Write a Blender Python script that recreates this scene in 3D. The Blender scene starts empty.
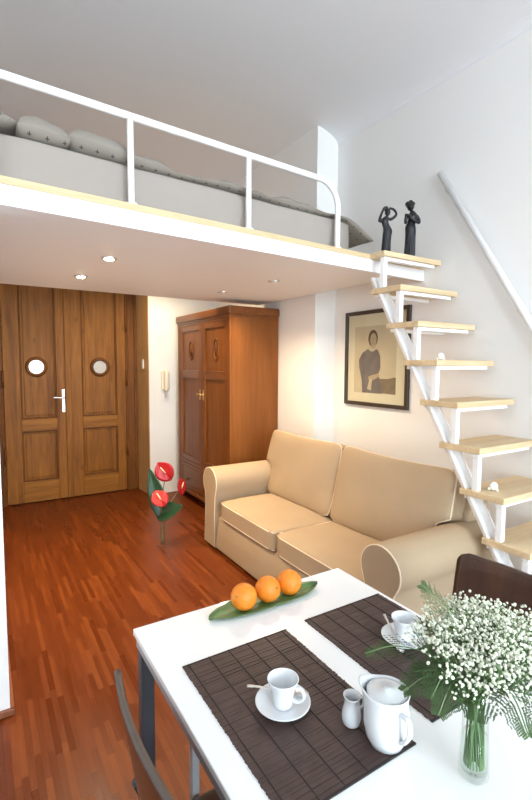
import bpy, bmesh, math, random
from mathutils import Vector, Matrix
random.seed(7)
PI = math.pi
S = bpy.context.scene
COL = S.collection

# ------------------------------------------------------------------ materials
def nt(m):
    m.use_nodes = True
    t = m.node_tree
    return t, t.nodes, t.links

def mat(name, col, rough=.5, metal=0., spec=.5, noise=0., nscale=8., bump=0., bscale=60., coat=0.):
    m = bpy.data.materials.new(name)
    t, n, l = nt(m)
    b = n['Principled BSDF']
    b.inputs['Base Color'].default_value = (*col, 1)
    b.inputs['Roughness'].default_value = rough
    b.inputs['Metallic'].default_value = metal
    b.inputs['Specular IOR Level'].default_value = spec
    b.inputs['Coat Weight'].default_value = coat
    tc = n.new('ShaderNodeTexCoord')
    if noise:
        x = n.new('ShaderNodeTexNoise'); x.inputs['Scale'].default_value = nscale
        x.inputs['Detail'].default_value = 5
        l.new(tc.outputs['Object'], x.inputs['Vector'])
        mx = n.new('ShaderNodeMix'); mx.data_type = 'RGBA'
        mx.inputs[6].default_value = (*[c*(1-noise) for c in col], 1)
        mx.inputs[7].default_value = (*[min(1, c*(1+noise)) for c in col], 1)
        l.new(x.outputs['Fac'], mx.inputs[0]); l.new(mx.outputs[2], b.inputs['Base Color'])
    if bump:
        x = n.new('ShaderNodeTexNoise'); x.inputs['Scale'].default_value = bscale
        x.inputs['Detail'].default_value = 4
        l.new(tc.outputs['Object'], x.inputs['Vector'])
        bp = n.new('ShaderNodeBump'); bp.inputs['Strength'].default_value = bump
        bp.inputs['Distance'].default_value = .01
        l.new(x.outputs['Fac'], bp.inputs['Height']); l.new(bp.outputs[0], b.inputs['Normal'])
    return m

def wood(name, c1, c2, axis='z', rough=.4, sc=14., knots=0., coat=0., spec=.4):
    """grain running along an axis (object space)"""
    m = bpy.data.materials.new(name)
    t, n, l = nt(m)
    b = n['Principled BSDF']
    b.inputs['Roughness'].default_value = rough
    b.inputs['Coat Weight'].default_value = coat
    b.inputs['Specular IOR Level'].default_value = spec
    tc = n.new('ShaderNodeTexCoord'); mp = n.new('ShaderNodeMapping')
    s = [sc, sc, sc]; s['xyz'.index(axis)] = sc*.07
    mp.inputs['Scale'].default_value = s
    l.new(tc.outputs['Object'], mp.inputs['Vector'])
    a = n.new('ShaderNodeTexNoise'); a.inputs['Scale'].default_value = 1.
    a.inputs['Detail'].default_value = 7; a.inputs['Roughness'].default_value = .65
    a.inputs['Distortion'].default_value = .8
    l.new(mp.outputs[0], a.inputs['Vector'])
    w = n.new('ShaderNodeTexNoise'); w.inputs['Scale'].default_value = 6.
    w.inputs['Detail'].default_value = 3
    l.new(mp.outputs[0], w.inputs['Vector'])
    ad = n.new('ShaderNodeMath'); ad.operation = 'MULTIPLY_ADD'
    ad.inputs[1].default_value = .35
    l.new(w.outputs['Fac'], ad.inputs[0]); l.new(a.outputs['Fac'], ad.inputs[2])
    r = n.new('ShaderNodeValToRGB')
    r.color_ramp.elements[0].position = .45; r.color_ramp.elements[0].color = (*c1, 1)
    r.color_ramp.elements[1].position = .9; r.color_ramp.elements[1].color = (*c2, 1)
    l.new(ad.outputs[0], r.inputs[0])
    out = r.outputs[0]
    if knots:
        v = n.new('ShaderNodeTexVoronoi'); v.inputs['Scale'].default_value = 3.2
        mk = n.new('ShaderNodeMapping'); k = [1.6, 1.6, 1.6]; k['xyz'.index(axis)] = .8
        mk.inputs['Scale'].default_value = k
        l.new(tc.outputs['Object'], mk.inputs['Vector']); l.new(mk.outputs[0], v.inputs['Vector'])
        kr = n.new('ShaderNodeValToRGB')
        kr.color_ramp.elements[0].position = .03; kr.color_ramp.elements[0].color = (knots, knots, knots, 1)
        kr.color_ramp.elements[1].position = .12; kr.color_ramp.elements[1].color = (0, 0, 0, 1)
        l.new(v.outputs['Distance'], kr.inputs[0])
        mx = n.new('ShaderNodeMix'); mx.data_type = 'RGBA'
        l.new(kr.outputs[0], mx.inputs[0]); l.new(out, mx.inputs[6])
        mx.inputs[7].default_value = (*[c*.35 for c in c1], 1)
        out = mx.outputs[2]
    l.new(out, b.inputs['Base Color'])
    bp = n.new('ShaderNodeBump'); bp.inputs['Strength'].default_value = .12; bp.inputs['Distance'].default_value = .005
    l.new(ad.outputs[0], bp.inputs['Height']); l.new(bp.outputs[0], b.inputs['Normal'])
    return m

def math_node(n, l, op, a, b=None):
    x = n.new('ShaderNodeMath'); x.operation = op
    for i, v in enumerate((a, b)):
        if v is None: continue
        if isinstance(v, (int, float)): x.inputs[i].default_value = v
        else: l.new(v, x.inputs[i])
    return x.outputs[0]

def floor_material():
    m = bpy.data.materials.new('jatoba_strip_parquet')
    t, n, l = nt(m); b = n['Principled BSDF']
    tc = n.new('ShaderNodeTexCoord'); sp = n.new('ShaderNodeSeparateXYZ')
    l.new(tc.outputs['Object'], sp.inputs[0])
    W, LN = .024, .34
    xi = math_node(n, l, 'DIVIDE', sp.outputs[0], W)
    i = math_node(n, l, 'FLOOR', xi)
    wn = n.new('ShaderNodeTexWhiteNoise'); wn.noise_dimensions = '1D'; l.new(i, wn.inputs['W'])
    off = math_node(n, l, 'MULTIPLY', wn.outputs['Value'], 1.0)
    yj = math_node(n, l, 'ADD', math_node(n, l, 'DIVIDE', sp.outputs[1], LN), off)
    j = math_node(n, l, 'FLOOR', yj)
    cb = n.new('ShaderNodeCombineXYZ'); l.new(i, cb.inputs[0]); l.new(j, cb.inputs[1])
    w2 = n.new('ShaderNodeTexWhiteNoise'); w2.noise_dimensions = '2D'; l.new(cb.outputs[0], w2.inputs['Vector'])
    r = n.new('ShaderNodeValToRGB')
    e = r.color_ramp.elements
    e[0].position = 0; e[0].color = (.102, .0200, .0030, 1)
    e[1].position = 1; e[1].color = (.172, .040, .0055, 1)
    k = e.new(.45); k.color = (.123, .0255, .0036, 1)
    k = e.new(.8); k.color = (.142, .030, .0042, 1)
    l.new(w2.outputs['Value'], r.inputs[0])
    mp = n.new('ShaderNodeMapping'); mp.inputs['Scale'].default_value = (90, 5, 1)
    l.new(tc.outputs['Object'], mp.inputs['Vector'])
    g = n.new('ShaderNodeTexNoise'); g.inputs['Scale'].default_value = 1; g.inputs['Detail'].default_value = 5
    l.new(mp.outputs[0], g.inputs['Vector'])
    gr = n.new('ShaderNodeMapRange'); gr.inputs[3].default_value = .72; gr.inputs[4].default_value = 1.28
    l.new(g.outputs['Fac'], gr.inputs[0])
    fx = math_node(n, l, 'FRACT', xi); fy = math_node(n, l, 'FRACT', yj)
    gx = math_node(n, l, 'LESS_THAN', math_node(n, l, 'ABSOLUTE', math_node(n, l, 'SUBTRACT', fx, .5)), .482)
    gy = math_node(n, l, 'LESS_THAN', math_node(n, l, 'ABSOLUTE', math_node(n, l, 'SUBTRACT', fy, .5)), .4975)
    gap = math_node(n, l, 'MULTIPLY', gx, gy)
    gm = n.new('ShaderNodeMapRange'); gm.inputs[3].default_value = .6; gm.inputs[4].default_value = 1.
    l.new(gap, gm.inputs[0])
    f = math_node(n, l, 'MULTIPLY', gr.outputs[0], gm.outputs[0])
    v = n.new('ShaderNodeVectorMath'); v.operation = 'SCALE'
    l.new(r.outputs[0], v.inputs[0]); l.new(f, v.inputs['Scale'])
    l.new(v.outputs[0], b.inputs['Base Color'])
    b.inputs['Roughness'].default_value = .33
    b.inputs['Specular IOR Level'].default_value = .20
    rn = n.new('ShaderNodeMapRange'); rn.inputs[3].default_value = .26; rn.inputs[4].default_value = .42
    l.new(w2.outputs['Value'], rn.inputs[0]); l.new(rn.outputs[0], b.inputs['Roughness'])
    bp = n.new('ShaderNodeBump'); bp.inputs['Strength'].default_value = .15; bp.inputs['Distance'].default_value = .002
    l.new(gap, bp.inputs['Height']); l.new(bp.outputs[0], b.inputs['Normal'])
    return m

def cross_fabric(name, base, dark, cell=.075):
    """cloth printed with small dark crosses (UV space in metres)"""
    m = bpy.data.materials.new(name)
    t, n, l = nt(m); b = n['Principled BSDF']
    tc = n.new('ShaderNodeTexCoord'); sp = n.new('ShaderNodeSeparateXYZ')
    l.new(tc.outputs['UV'], sp.inputs[0])
    row = math_node(n, l, 'FLOOR', math_node(n, l, 'DIVIDE', sp.outputs[1], cell))
    sh = math_node(n, l, 'MULTIPLY', math_node(n, l, 'MODULO', row, 2.), .5)
    fx = math_node(n, l, 'ABSOLUTE', math_node(n, l, 'SUBTRACT', math_node(n, l, 'FRACT', math_node(n, l, 'ADD', math_node(n, l, 'DIVIDE', sp.outputs[0], cell), sh)), .5))
    fy = math_node(n, l, 'ABSOLUTE', math_node(n, l, 'SUBTRACT', math_node(n, l, 'FRACT', math_node(n, l, 'DIVIDE', sp.outputs[1], cell)), .5))
    mn = math_node(n, l, 'LESS_THAN', math_node(n, l, 'MINIMUM', fx, fy), .030)
    mxx = math_node(n, l, 'LESS_THAN', math_node(n, l, 'MAXIMUM', fx, fy), .12)
    f = math_node(n, l, 'MULTIPLY', mn, mxx)
    mx = n.new('ShaderNodeMix'); mx.data_type = 'RGBA'
    mx.inputs[6].default_value = (*base, 1); mx.inputs[7].default_value = (*dark, 1)
    l.new(f, mx.inputs[0]); l.new(mx.outputs[2], b.inputs['Base Color'])
    b.inputs['Roughness'].default_value = .9
    b.inputs['Specular IOR Level'].default_value = .15
    return m

def glass(name, tint=(.95, .98, .97), rough=0., ior=1.45):
    m = bpy.data.materials.new(name)
    t, n, l = nt(m)
    n.remove(n['Principled BSDF'])
    o = n['Material Output']
    tr = n.new('ShaderNodeBsdfTransparent'); tr.inputs[0].default_value = (*tint, 1)
    gl = n.new('ShaderNodeBsdfGlossy'); gl.inputs['Roughness'].default_value = .03
    fr = n.new('ShaderNodeFresnel'); fr.inputs[0].default_value = ior
    mx = n.new('ShaderNodeMixShader')
    ge = n.new('ShaderNodeNewGeometry')
    bf = math_node(n, l, 'MULTIPLY', fr.outputs[0], math_node(n, l, 'SUBTRACT', 1., ge.outputs['Backfacing']))
    l.new(bf, mx.inputs[0]); l.new(tr.outputs[0], mx.inputs[1]); l.new(gl.outputs[0], mx.inputs[2])
    l.new(mx.outputs[0], o.inputs[0])
    return m

def emit(name, col, s):
    m = bpy.data.materials.new(name)
    t, n, l = nt(m); b = n['Principled BSDF']
    b.inputs['Base Color'].default_value = (.9, .9, .9, 1)
    b.inputs['Emission Color'].default_value = (*col, 1)
    b.inputs['Emission Strength'].default_value = s
    return m

M = {}
M['wall'] = mat('white_plaster', (.83, .82, .805), .85, spec=.2, bump=.05, bscale=40)
M['ceil'] = mat('ceiling_plaster', (.78, .78, .80), .9, spec=.15, bump=.03, bscale=30)
M['soffit'] = mat('white_board', (.87, .86, .85), .55, spec=.3)
M['white_paint'] = mat('white_painted_steel', (.86, .86, .86), .35)
M['fascia'] = mat('white_fascia_paint', (.88, .88, .89), .4)
M['floor'] = floor_material()
M['door'] = wood('honey_oak_door', (.150, .050, .006), (.345, .140, .020), 'z', .48, 13, .55, 0., .22)
M['door_rail'] = wood('honey_oak_rail', (.165, .057, .007), (.365, .152, .023), 'x', .48, 13, .3, 0., .22)
M['reveal'] = wood('tan_reveal_lining', (.44, .25, .10), (.60, .37, .17), 'z', .55, 12, 0., 0., .2)
M['door_dark'] = wood('dark_oak_frame', (.080, .026, .004), (.21, .075, .012), 'z', .5, 15, .5, 0., .22)
M['ward'] = wood('reddish_wardrobe_wood', (.125, .034, .004), (.265, .086, .011), 'z', .40, 10, 0, .08, .28)
M['ward_y'] = wood('reddish_wardrobe_rail', (.115, .032, .006), (.23, .076, .016), 'y', .36, 10, 0, .15)
M['ward_side'] = wood('wardrobe_side_veneer', (.145, .045, .008), (.26, .090, .018), 'z', .45, 6, 0, .05, .25)
M['pine'] = wood('pale_pine', (.56, .40, .22), (.74, .58, .37), 'x', .5, 18, .45)
M['ply'] = wood('pale_plywood_edge', (.55, .40, .22), (.70, .54, .33), 'x', .55, 25)
M['sofa'] = mat('beige_cotton_cover', (.405, .303, .20), .92, spec=.12, noise=.07, nscale=5, bump=.16, bscale=220)
M['piping'] = mat('pale_piping_cord', (.74, .62, .47), .85, spec=.15)
M['sheet'] = mat('grey_bed_sheet', (.345, .305, .275), .92, spec=.12, bump=.2, bscale=9)
M['duvet'] = cross_fabric('crossed_duvet_cloth', (.285, .255, .22), (.085, .07, .06), .065)
M['dark'] = mat('dark_gap', (.02, .018, .016), .9)
M['bronze'] = mat('black_bronze', (.012, .012, .014), .4, spec=.4, noise=.3, nscale=30)
M['brass'] = mat('aged_brass', (.62, .43, .16), .3, 1.)
M['steel'] = mat('brushed_steel', (.72, .71, .70), .28, 1.)
M['chrome'] = mat('satin_chrome', (.55, .55, .56), .3, 1.)
M['grey_leg'] = mat('dark_grey_metal', (.055, .06, .072), .45, .5)
M['alu'] = mat('grey_aluminium_edge', (.42, .43, .45), .4, .6)
M['tabletop'] = mat('white_table_laminate', (.84, .84, .835), .3, spec=.45, coat=.25)
M['porcelain'] = mat('white_porcelain', (.68, .695, .715), .14, spec=.5, coat=.4)
M['bamboo'] = mat('dark_brown_bamboo', (.066, .040, .035), .48, spec=.38, noise=.45, nscale=26)
M['thread'] = mat('dark_thread', (.02, .013, .012), .8)
M['orange'] = mat('orange_peel', (.80, .235, .016), .38, spec=.45, noise=.12, nscale=9, bump=.22, bscale=190)
M['navel'] = mat('orange_navel', (.33, .20, .04), .7)
M['leaf'] = mat('green_dish_leaf', (.10, .19, .06), .38, spec=.4, noise=.25, nscale=20)
M['dleaf'] = mat('dark_anthurium_leaf', (.012, .045, .018), .3, spec=.5, noise=.3, nscale=25)
M['spathe'] = mat('red_spathe', (.34, .010, .014), .3, spec=.35, coat=.0, noise=.2, nscale=14)
M['spadix'] = mat('cream_spadix', (.85, .62, .38), .5)
M['stem'] = mat('green_stem', (.10, .19, .06), .5)
M['pstem'] = mat('brown_green_stem', (.19, .17, .07), .5)
M['fern'] = mat('fern_green', (.058, .105, .036), .5, spec=.3, noise=.25, nscale=40)
M['bloom'] = mat('white_gypsophila', (.70, .71, .58), .8, spec=.1)
M['chairwood'] = wood('dark_wenge_plywood', (.035, .013, .007), (.085, .034, .017), 'z', .32, 9, 0, .3)
M['chairrim'] = mat('chair_edge_highlight', (.085, .064, .052), .35)  # left chair's greyer rim: light catching the edge, painted into the colour
M['plastic'] = mat('cream_plastic', (.80, .74, .60), .4)
M['white_plastic'] = mat('white_plastic', (.85, .84, .82), .35)
M['frame'] = mat('black_brown_picture_frame', (.045, .03, .02), .35)
M['matboard'] = mat('tan_matboard', (.78, .655, .50), .9, noise=.06, nscale=4)
M['print_bg'] = mat('sepia_print_ground', (.64, .50, .355), .9, noise=.18, nscale=6)
M['print_dark'] = mat('print_dress', (.20, .155, .15), .9, noise=.35, nscale=16)
M['print_skin'] = mat('print_skin', (.50, .36, .24), .9, noise=.1, nscale=20)
M['print_hair'] = mat('print_hair', (.15, .09, .05), .9)
M['print_rock'] = mat('print_drapery', (.24, .17, .115), .9, noise=.5, nscale=18)
M['print_light'] = mat('print_pale', (.60, .48, .33), .9, noise=.15, nscale=25)
M['glass'] = glass('clear_glass')
M['vglass'] = glass('vase_glass', (.965, .98, .972), ior=1.5)
M['water'] = glass('vase_water', (.95, .975, .95), ior=1.2)
M['lamp'] = emit('halogen_lens', (1., .82, .58), 90.)
M['porthole'] = emit('hall_light_behind_glass', (1., .97, .93), 1.5)
M['porthole_dim'] = mat('frosted_porthole_glass', (.50, .47, .44), .25, noise=.25, nscale=40)
M['skirt_wood'] = wood('skirting_wood', (.16, .05, .02), (.28, .10, .045), 'y', .4, 12)
M['shell'] = mat('white_shell', (.9, .88, .8), .35, noise=.05)

# ------------------------------------------------------------------ builders
def obj(name, bm, m, parent=None, smooth=False, loc=None, rotz=None, recalc=True):
    if recalc: bmesh.ops.recalc_face_normals(bm, faces=bm.faces[:])
    me = bpy.data.meshes.new(name)
    bm.to_mesh(me); bm.free()
    for k in (m if isinstance(m, (list, tuple)) else [m]): me.materials.append(k)
    if smooth:
        for p in me.polygons: p.use_smooth = True
    o = bpy.data.objects.new(name, me); COL.objects.link(o)
    if parent: o.parent = parent
    if loc: o.location = loc
    if rotz: o.rotation_euler.z = rotz
    return o

def thing(name, label, cat, loc=(0, 0, 0), rotz=0., group=None):
    o = bpy.data.objects.new(name, None); COL.objects.link(o)
    o.empty_display_size = .05
    o.location = loc; o.rotation_euler = (0, 0, rotz)
    return tag(o, label, cat, group)

def tag(o, label, cat, group=None):
    o['label'] = label; o['category'] = cat
    if group: o['group'] = group
    return o

def struct(o):
    o['kind'] = 'structure'; return o

def copy_tree(o, parent=None):
    c = o.copy(); COL.objects.link(c)
    if parent: c.parent = parent
    for ch in list(o.children): copy_tree(ch, c)
    return c

def NB(): return bmesh.new()

def box(bm, x0, x1, y0, y1, z0, z1, bev=0., seg=2, mi=0):
    r = bmesh.ops.create_cube(bm, size=1.)
    vs = r['verts']
    bmesh.ops.scale(bm, vec=(x1-x0, y1-y0, z1-z0), verts=vs)
    bmesh.ops.translate(bm, vec=((x0+x1)/2, (y0+y1)/2, (z0+z1)/2), verts=vs)
    fs = set(f for v in vs for f in v.link_faces)
    for f in fs: f.material_index = mi
    if bev:
        es = list(set(e for v in vs for e in v.link_edges))
        bmesh.ops.bevel(bm, geom=es, offset=bev, segments=seg, profile=.5, affect='EDGES')
    return bm

def bx(*a, **k): return box(NB(), *a, **k)

def prism(bm, pts, h, axis='z', base=0., mi=0, bev=0.):
    """extrude a 2D outline; axis = extrusion axis; pts are the other two in order"""
    def P(a, b, c):
        return {'z': (a, b, c), 'x': (c, a, b), 'y': (a, c, b)}[axis]
    lo = [bm.verts.new(P(a, b, base)) for a, b in pts]
    hi = [bm.verts.new(P(a, b, base+h)) for a, b in pts]
    n = len(pts)
    fs = [bm.faces.new(lo), bm.faces.new(hi)]
    for i in range(n):
        fs.append(bm.faces.new((lo[i], lo[(i+1) % n], hi[(i+1) % n], hi[i])))
    for f in fs: f.material_index = mi
    if bev:
        es = list(set(e for f in fs[:2] for e in f.edges))
        bmesh.ops.recalc_face_normals(bm, faces=fs)
        bmesh.ops.bevel(bm, geom=es, offset=bev, segments=3, profile=.5, affect='EDGES')
    return bm

def frames(pts, closed=False):
    n = len(pts); T = []
    for i in range(n):
        if closed: d = pts[(i+1) % n]-pts[i-1]
        else: d = pts[min(i+1, n-1)]-pts[max(i-1, 0)]
        T.append(d.normalized() if d.length else Vector((0, 0, 1)))
    up = Vector((0, 0, 1))
    if abs(T[0].dot(up)) > .95: up = Vector((1, 0, 0))
    N = [(up-T[0]*up.dot(T[0])).normalized()]
    for i in range(1, n):
        v = N[-1]-T[i]*N[-1].dot(T[i])
        N.append(v.normalized() if v.length > 1e-6 else N[-1])
    return T, N

def tube(bm, pts, r, seg=10, closed=False, sx=1., sy=1., cap=True):
    pts = [Vector(p) for p in pts]
    T, N = frames(pts, closed)
    rings = []
    for i, p in enumerate(pts):
        rr = r[i] if isinstance(r, (list, tuple)) else r
        B = T[i].cross(N[i])
        rings.append([bm.verts.new(p+(N[i]*math.cos(2*PI*k/seg)*sx+B*math.sin(2*PI*k/seg)*sy)*rr) for k in range(seg)])
    m = len(rings)
    for i in range(m if closed else m-1):
        a, b = rings[i], rings[(i+1) % m]
        for k in range(seg):
            bm.faces.new((a[k], a[(k+1) % seg], b[(k+1) % seg], b[k]))
    if cap and not closed:
        bm.faces.new(rings[0][::-1]); bm.faces.new(rings[-1])
    return bm

def lathe(bm, prof, seg=40, cx=0., cy=0., cap0=False, cap1=False, squash=None):
    rings = []
    for r, z in prof:
        rings.append([bm.verts.new((cx+r*math.cos(2*PI*k/seg), cy+r*math.sin(2*PI*k/seg), z)) for k in range(seg)])
    for a, b in zip(rings, rings[1:]):
        for k in range(seg):
            bm.faces.new((a[k], a[(k+1) % seg], b[(k+1) % seg], b[k]))
    if cap0: bm.faces.new(rings[0][::-1])
    if cap1: bm.faces.new(rings[-1])
    return rings

def spline(pts, n=8):
    pts = [Vector(p) for p in pts]
    out = []
    P = [pts[0]*2-pts[1]]+pts+[pts[-1]*2-pts[-2]]
    for i in range(1, len(P)-2):
        for k in range(n):
            t = k/n
            a, b, c, d = P[i-1], P[i], P[i+1], P[i+2]
            out.append(.5*((2*b)+(c-a)*t+(2*a-5*b+4*c-d)*t*t+(3*b-a-3*c+d)*t**3))
    out.append(pts[-1])
    return out

def soft(sx, sy, sz, n=12, p=7., bulge=.25, wrinkle=0., seed=0, nz=None):
    """a soft rounded box centred on 0 with puffed faces"""
    bm = NB()
    bmesh.ops.create_cube(bm, size=2.)
    bmesh.ops.subdivide_edges(bm, edges=bm.edges[:], cuts=n, use_grid_fill=True)
    rnd = random.Random(seed)
    ph = [rnd.uniform(0, 6.28) for _ in range(6)]
    for v in bm.verts:
        a, b, c = v.co
        mx = max(abs(a), abs(b), abs(c))
        pn = (abs(a)**p+abs(b)**p+abs(c)**p)**(1/p)
        s = mx/pn
        # keep rounding local to the edges
        a2, b2, c2 = a*s, b*s, c*s
        c2 *= 1+bulge*(1-a*a)*(1-b*b)
        w = wrinkle*(math.sin(4*a+ph[0]+2*b)+math.sin(7*b+ph[1]-3*a)*.6+math.sin(11*a+5*b+ph[2])*.35)
        v.co = Vector((a2*sx/2, b2*sy/2, c2*sz/2+w*(1 if c > 0 else .3)))
    return bm

def sphere(bm, c, r, u=16, v=10, scale=(1, 1, 1)):
    k = bmesh.ops.create_uvsphere(bm, u_segments=u, v_segments=v, radius=r)
    bmesh.ops.scale(bm, vec=scale, verts=k['verts'])
    bmesh.ops.translate(bm, vec=c, verts=k['verts'])
    return k['verts']

def cyl(bm, p0, p1, r, seg=20): return tube(bm, [p0, p1], r, seg)

# ------------------------------------------------------------------ camera (solved from the photograph's vanishing points)
f_px, pitch, yaw, roll = 457.68, .0781340, .5568566, .00618965
fw = Vector((math.sin(yaw)*math.cos(pitch), math.cos(yaw)*math.cos(pitch), -math.sin(pitch)))
rt = fw.cross(Vector((0, 0, 1))).normalized(); up = rt.cross(fw)
r2 = rt*math.cos(roll)+up*math.sin(roll); u2 = -rt*math.sin(roll)+up*math.cos(roll)
cd = bpy.data.cameras.new('camera'); cam = bpy.data.objects.new('camera', cd); COL.objects.link(cam)
cd.sensor_fit = 'VERTICAL'; cd.sensor_height = 24.; cd.lens = f_px/800*24.; cd.clip_start = .02
m4 = Matrix((r2, u2, -fw)).transposed().to_4x4(); m4.translation = (0, 0, 1.5)
cam.matrix_world = m4
S.camera = cam

# ------------------------------------------------------------------ the room
XR, XP, YP = 2.65, 2.43, 3.12         # right wall, projecting wall beyond the step, step position
YN = -3.4
struct(obj('floor', bx(-1.0, 2.8, YN-.1, 5.6, -.06, 0), M['floor']))
struct(obj('wall_right', prism(NB(), [(XR, YN), (XR+.15, YN), (XR+.15, 5.65), (XP, 5.65), (XP, YP), (XR, YP)], 3.7), M['wall']))
struct(obj('wall_back', prism(NB(), [(1.60, 5.06), (XP, 5.06), (XP, 5.65), (-.15, 5.65), (-.15, 5.46), (1.565, 5.46)], 3.7), M['wall']))
struct(obj('wall_left', bx(-1.0, .055, 2.145, 5.46, 0, 3.7), M['wall']))
struct(obj('wall_side', bx(-1.12, -1.0, YN-.1, 2.145, 0, 3.7), M['wall']))
# wooden skirting at the end of the left wall
struct(obj('baseboard_left', bx(.055, .071, 2.13, 5.2, 0, .028, .003), M['skirt_wood']))
struct(obj('baseboard_side', bx(-1.0, .071, 2.129, 2.145, 0, .028, .003), M['skirt_wood']))
# window wall behind the camera
WX = [(-.55, .55), (1.05, 2.25)]; WZ = (.20, 3.05)
bm = NB()
xs = [-1.12, WX[0][0], WX[0][1], WX[1][0], WX[1][1], XR+.15]
for a, b in ((0, 1), (2, 3), (4, 5)): box(bm, xs[a], xs[b], YN-.25, YN, 0, 3.7)
for a, b in WX:
    box(bm, a, b, YN-.25, YN, 0, WZ[0]); box(bm, a, b, YN-.25, YN, WZ[1], 3.7)
struct(obj('wall_front', bm, M['wall']))
for i, (a, b) in enumerate(WX):
    w = struct(obj('window_%d' % (i+1), bx(a, b, YN-.13, YN-.124, WZ[0], WZ[1]), M['glass']))
    bm = NB(); c = (a+b)/2
    for q in ((a, a+.06), (c-.04, c+.04), (b-.06, b)): box(bm, q[0], q[1], YN-.16, YN-.10, WZ[0], WZ[1])
    for q in ((WZ[0], WZ[0]+.06), (2.3, 2.36), (WZ[1]-.06, WZ[1])): box(bm, a, b, YN-.159, YN-.101, q[0], q[1])
    obj('window_frame', bm, M['white_paint'], w)
# ceiling: flat with a soft cove along the right wall
ZC = 3.47
prof = [(-1.12, ZC)]
for k in range(0, 13):
    t = k/12*PI/2
    prof.append((XR-.35+.35*math.sin(t), ZC-.12+.12*math.cos(t)))
prof += [(XR+.15, ZC-.12), (XR+.15, 3.75), (-1.12, 3.75)]
o = struct(obj('ceiling', prism(NB(), prof, 5.7-YN+.25, 'y', YN-.25), M['ceil']))

# ------------------------------------------------------------------ double entrance door
YD = 5.40
bm = NB()
box(bm, .055, .19, YD-.015, 5.46, 0, 2.72, .006)
box(bm, 1.43, 1.565, YD-.015, 5.46, 0, 2.72, .006)
box(bm, .055, 1.565, YD-.0149, 5.46, 2.62, 2.72, .006)
for q in (.075, .155, 1.455, 1.535): box(bm, q-.009, q+.009, YD-.028, YD-.01, 0, 2.70, .006)
struct(obj('trim_1', bm, M['door_dark']))
def leaf(num, x0, x1, px0, px1, pole, glassm):
    bm = NB()
    # stiles
    box(bm, x0, px0, YD-.012, YD+.03, .012, 2.615, .004)
    box(bm, px1, x1, YD-.012, YD+.03, .012, 2.615, .004)
    d = struct(obj('door_%d' % num, bm, M['door']))
    for a, b in ((.012, .235), (.775, .905), (2.42, 2.615)):
        obj('door_rail', bx(px0, px1, YD-.012, YD+.03, a, b, .004), M['door_rail'], d)
    for a, b in ((.235, .775), (.905, 2.42)):
        pb = bx(px0, px1, YD+.012, YD+.024, a, b)
        k = .035
        box(pb, px0+k, px1-k, YD+.002, YD+.02, a+k, b-k, .006)
        obj('door_panel', pb, M['door'], d)
        mb = NB()
        for q in ((px0, px0+.016, a, b), (px1-.016, px1, a, b)): box(mb, q[0], q[1], YD-.006, YD+.014, q[2], q[3], .005)
        for q in ((a, a+.016), (b-.016, b)): box(mb, px0+.016, px1-.016, YD-.006, YD+.014, q[0], q[1], .005)
        obj('door_moulding', mb, M['door_dark'], d)
    # porthole: turned ring and lit glass
    bm = NB()
    rg = lathe(bm, [(.072, .0), (.072, .018), (.082, .024), (.098, .02), (.108, .006), (.108, 0)], 40)
    bmesh.ops.rotate(bm, cent=(0, 0, 0), matrix=Matrix.Rotation(PI/2, 3, 'X'), verts=bm.verts[:])
    bmesh.ops.translate(bm, vec=(pole, YD+.004, 1.456), verts=bm.verts[:])
    ring = obj('porthole_ring', bm, M['door_dark'], d, True)
    bm = NB(); cyl(bm, (pole, YD-.002, 1.456), (pole, YD+.002, 1.456), .076, 40)
    obj('porthole_glass', bm, glassm, ring)
    return d
d1 = leaf(1, .192, .800, .345, .690, .500, M['porthole'])
d2 = leaf(2, .803, 1.428, .950, 1.330, 1.146, M['porthole_dim'])
obj('door_cover_strip', bx(.775, .838, YD-.028, YD-.012, .012, 2.61, .008), M['door'], d2)
struct(obj('trim_2', prism(NB(), [(1.563, 5.384), (1.5935, 5.06), (1.5995, 5.055), (1.602, 5.0595), (1.567, 5.384)], 2.75), M['reveal']))
# lever handle and long plate on the left leaf
p = obj('lock_plate', bx(.738, .770, YD-.022, YD-.010, .965, 1.215, .004), M['steel'], d1)
bm = NB(); tube(bm, spline([(.754, YD-.02, 1.122), (.754, YD-.06, 1.122), (.735, YD-.068, 1.123), (.69, YD-.066, 1.128), (.648, YD-.062, 1.13)], 5), .0105, 10)
obj('door_handle', bm, M['steel'], p, True)
bm = NB(); box(bm, .751, .757, YD-.0235, YD-.021, 1.005, 1.035)
obj('keyhole', bm, M['dark'], p)
for z in (1.33, .52, 1.95):
    bm = NB(); cyl(bm, (1.434, YD-.03, z-.09), (1.434, YD-.03, z+.09), .011, 12)
    obj('hinge', bm, M['door_dark'], d2, True)
for z in (.52, 1.33):
    bm = NB(); cyl(bm, (.186, YD-.03, z-.09), (.186, YD-.03, z+.09), .011, 12)
    obj('hinge', bm, M['door_dark'], d1, True)

# ------------------------------------------------------------------ wall fittings near the door
sw = tag(obj('light_switch', bx(1.570, 1.5805, 5.17, 5.23, 1.44, 1.545, .003), M['white_plastic']), 'small white light switch on the door reveal left of the intercom', 'switch')
obj('rocker', bx(1.567, 1.5705, 5.183, 5.217, 1.462, 1.522, .001), M['white_plastic'], sw)
ic = thing('intercom_phone', 'cream intercom handset hanging on the white wall beside the wardrobe', 'intercom', (1.785, 5.06, 1.30))
bm = bx(-.05, .05, -.03, 0, -.10, .115, .01); obj('base_plate', bm, M['plastic'], ic)
bm = NB(); tube(bm, spline([(0, -.035, .12), (0, -.058, .10), (0, -.066, 0), (0, -.062, -.085), (0, -.04, -.11)], 6), [.022]+[.024]*23+[.022], 12, sx=.75, sy=1.1)
obj('handset', bm, M['plastic'], ic, True)
bm = NB(); hel = [(.012*math.cos(k*.9)+.006, -.02+.012*math.sin(k*.9), -.10-.0013*k) for k in range(70)]
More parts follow.
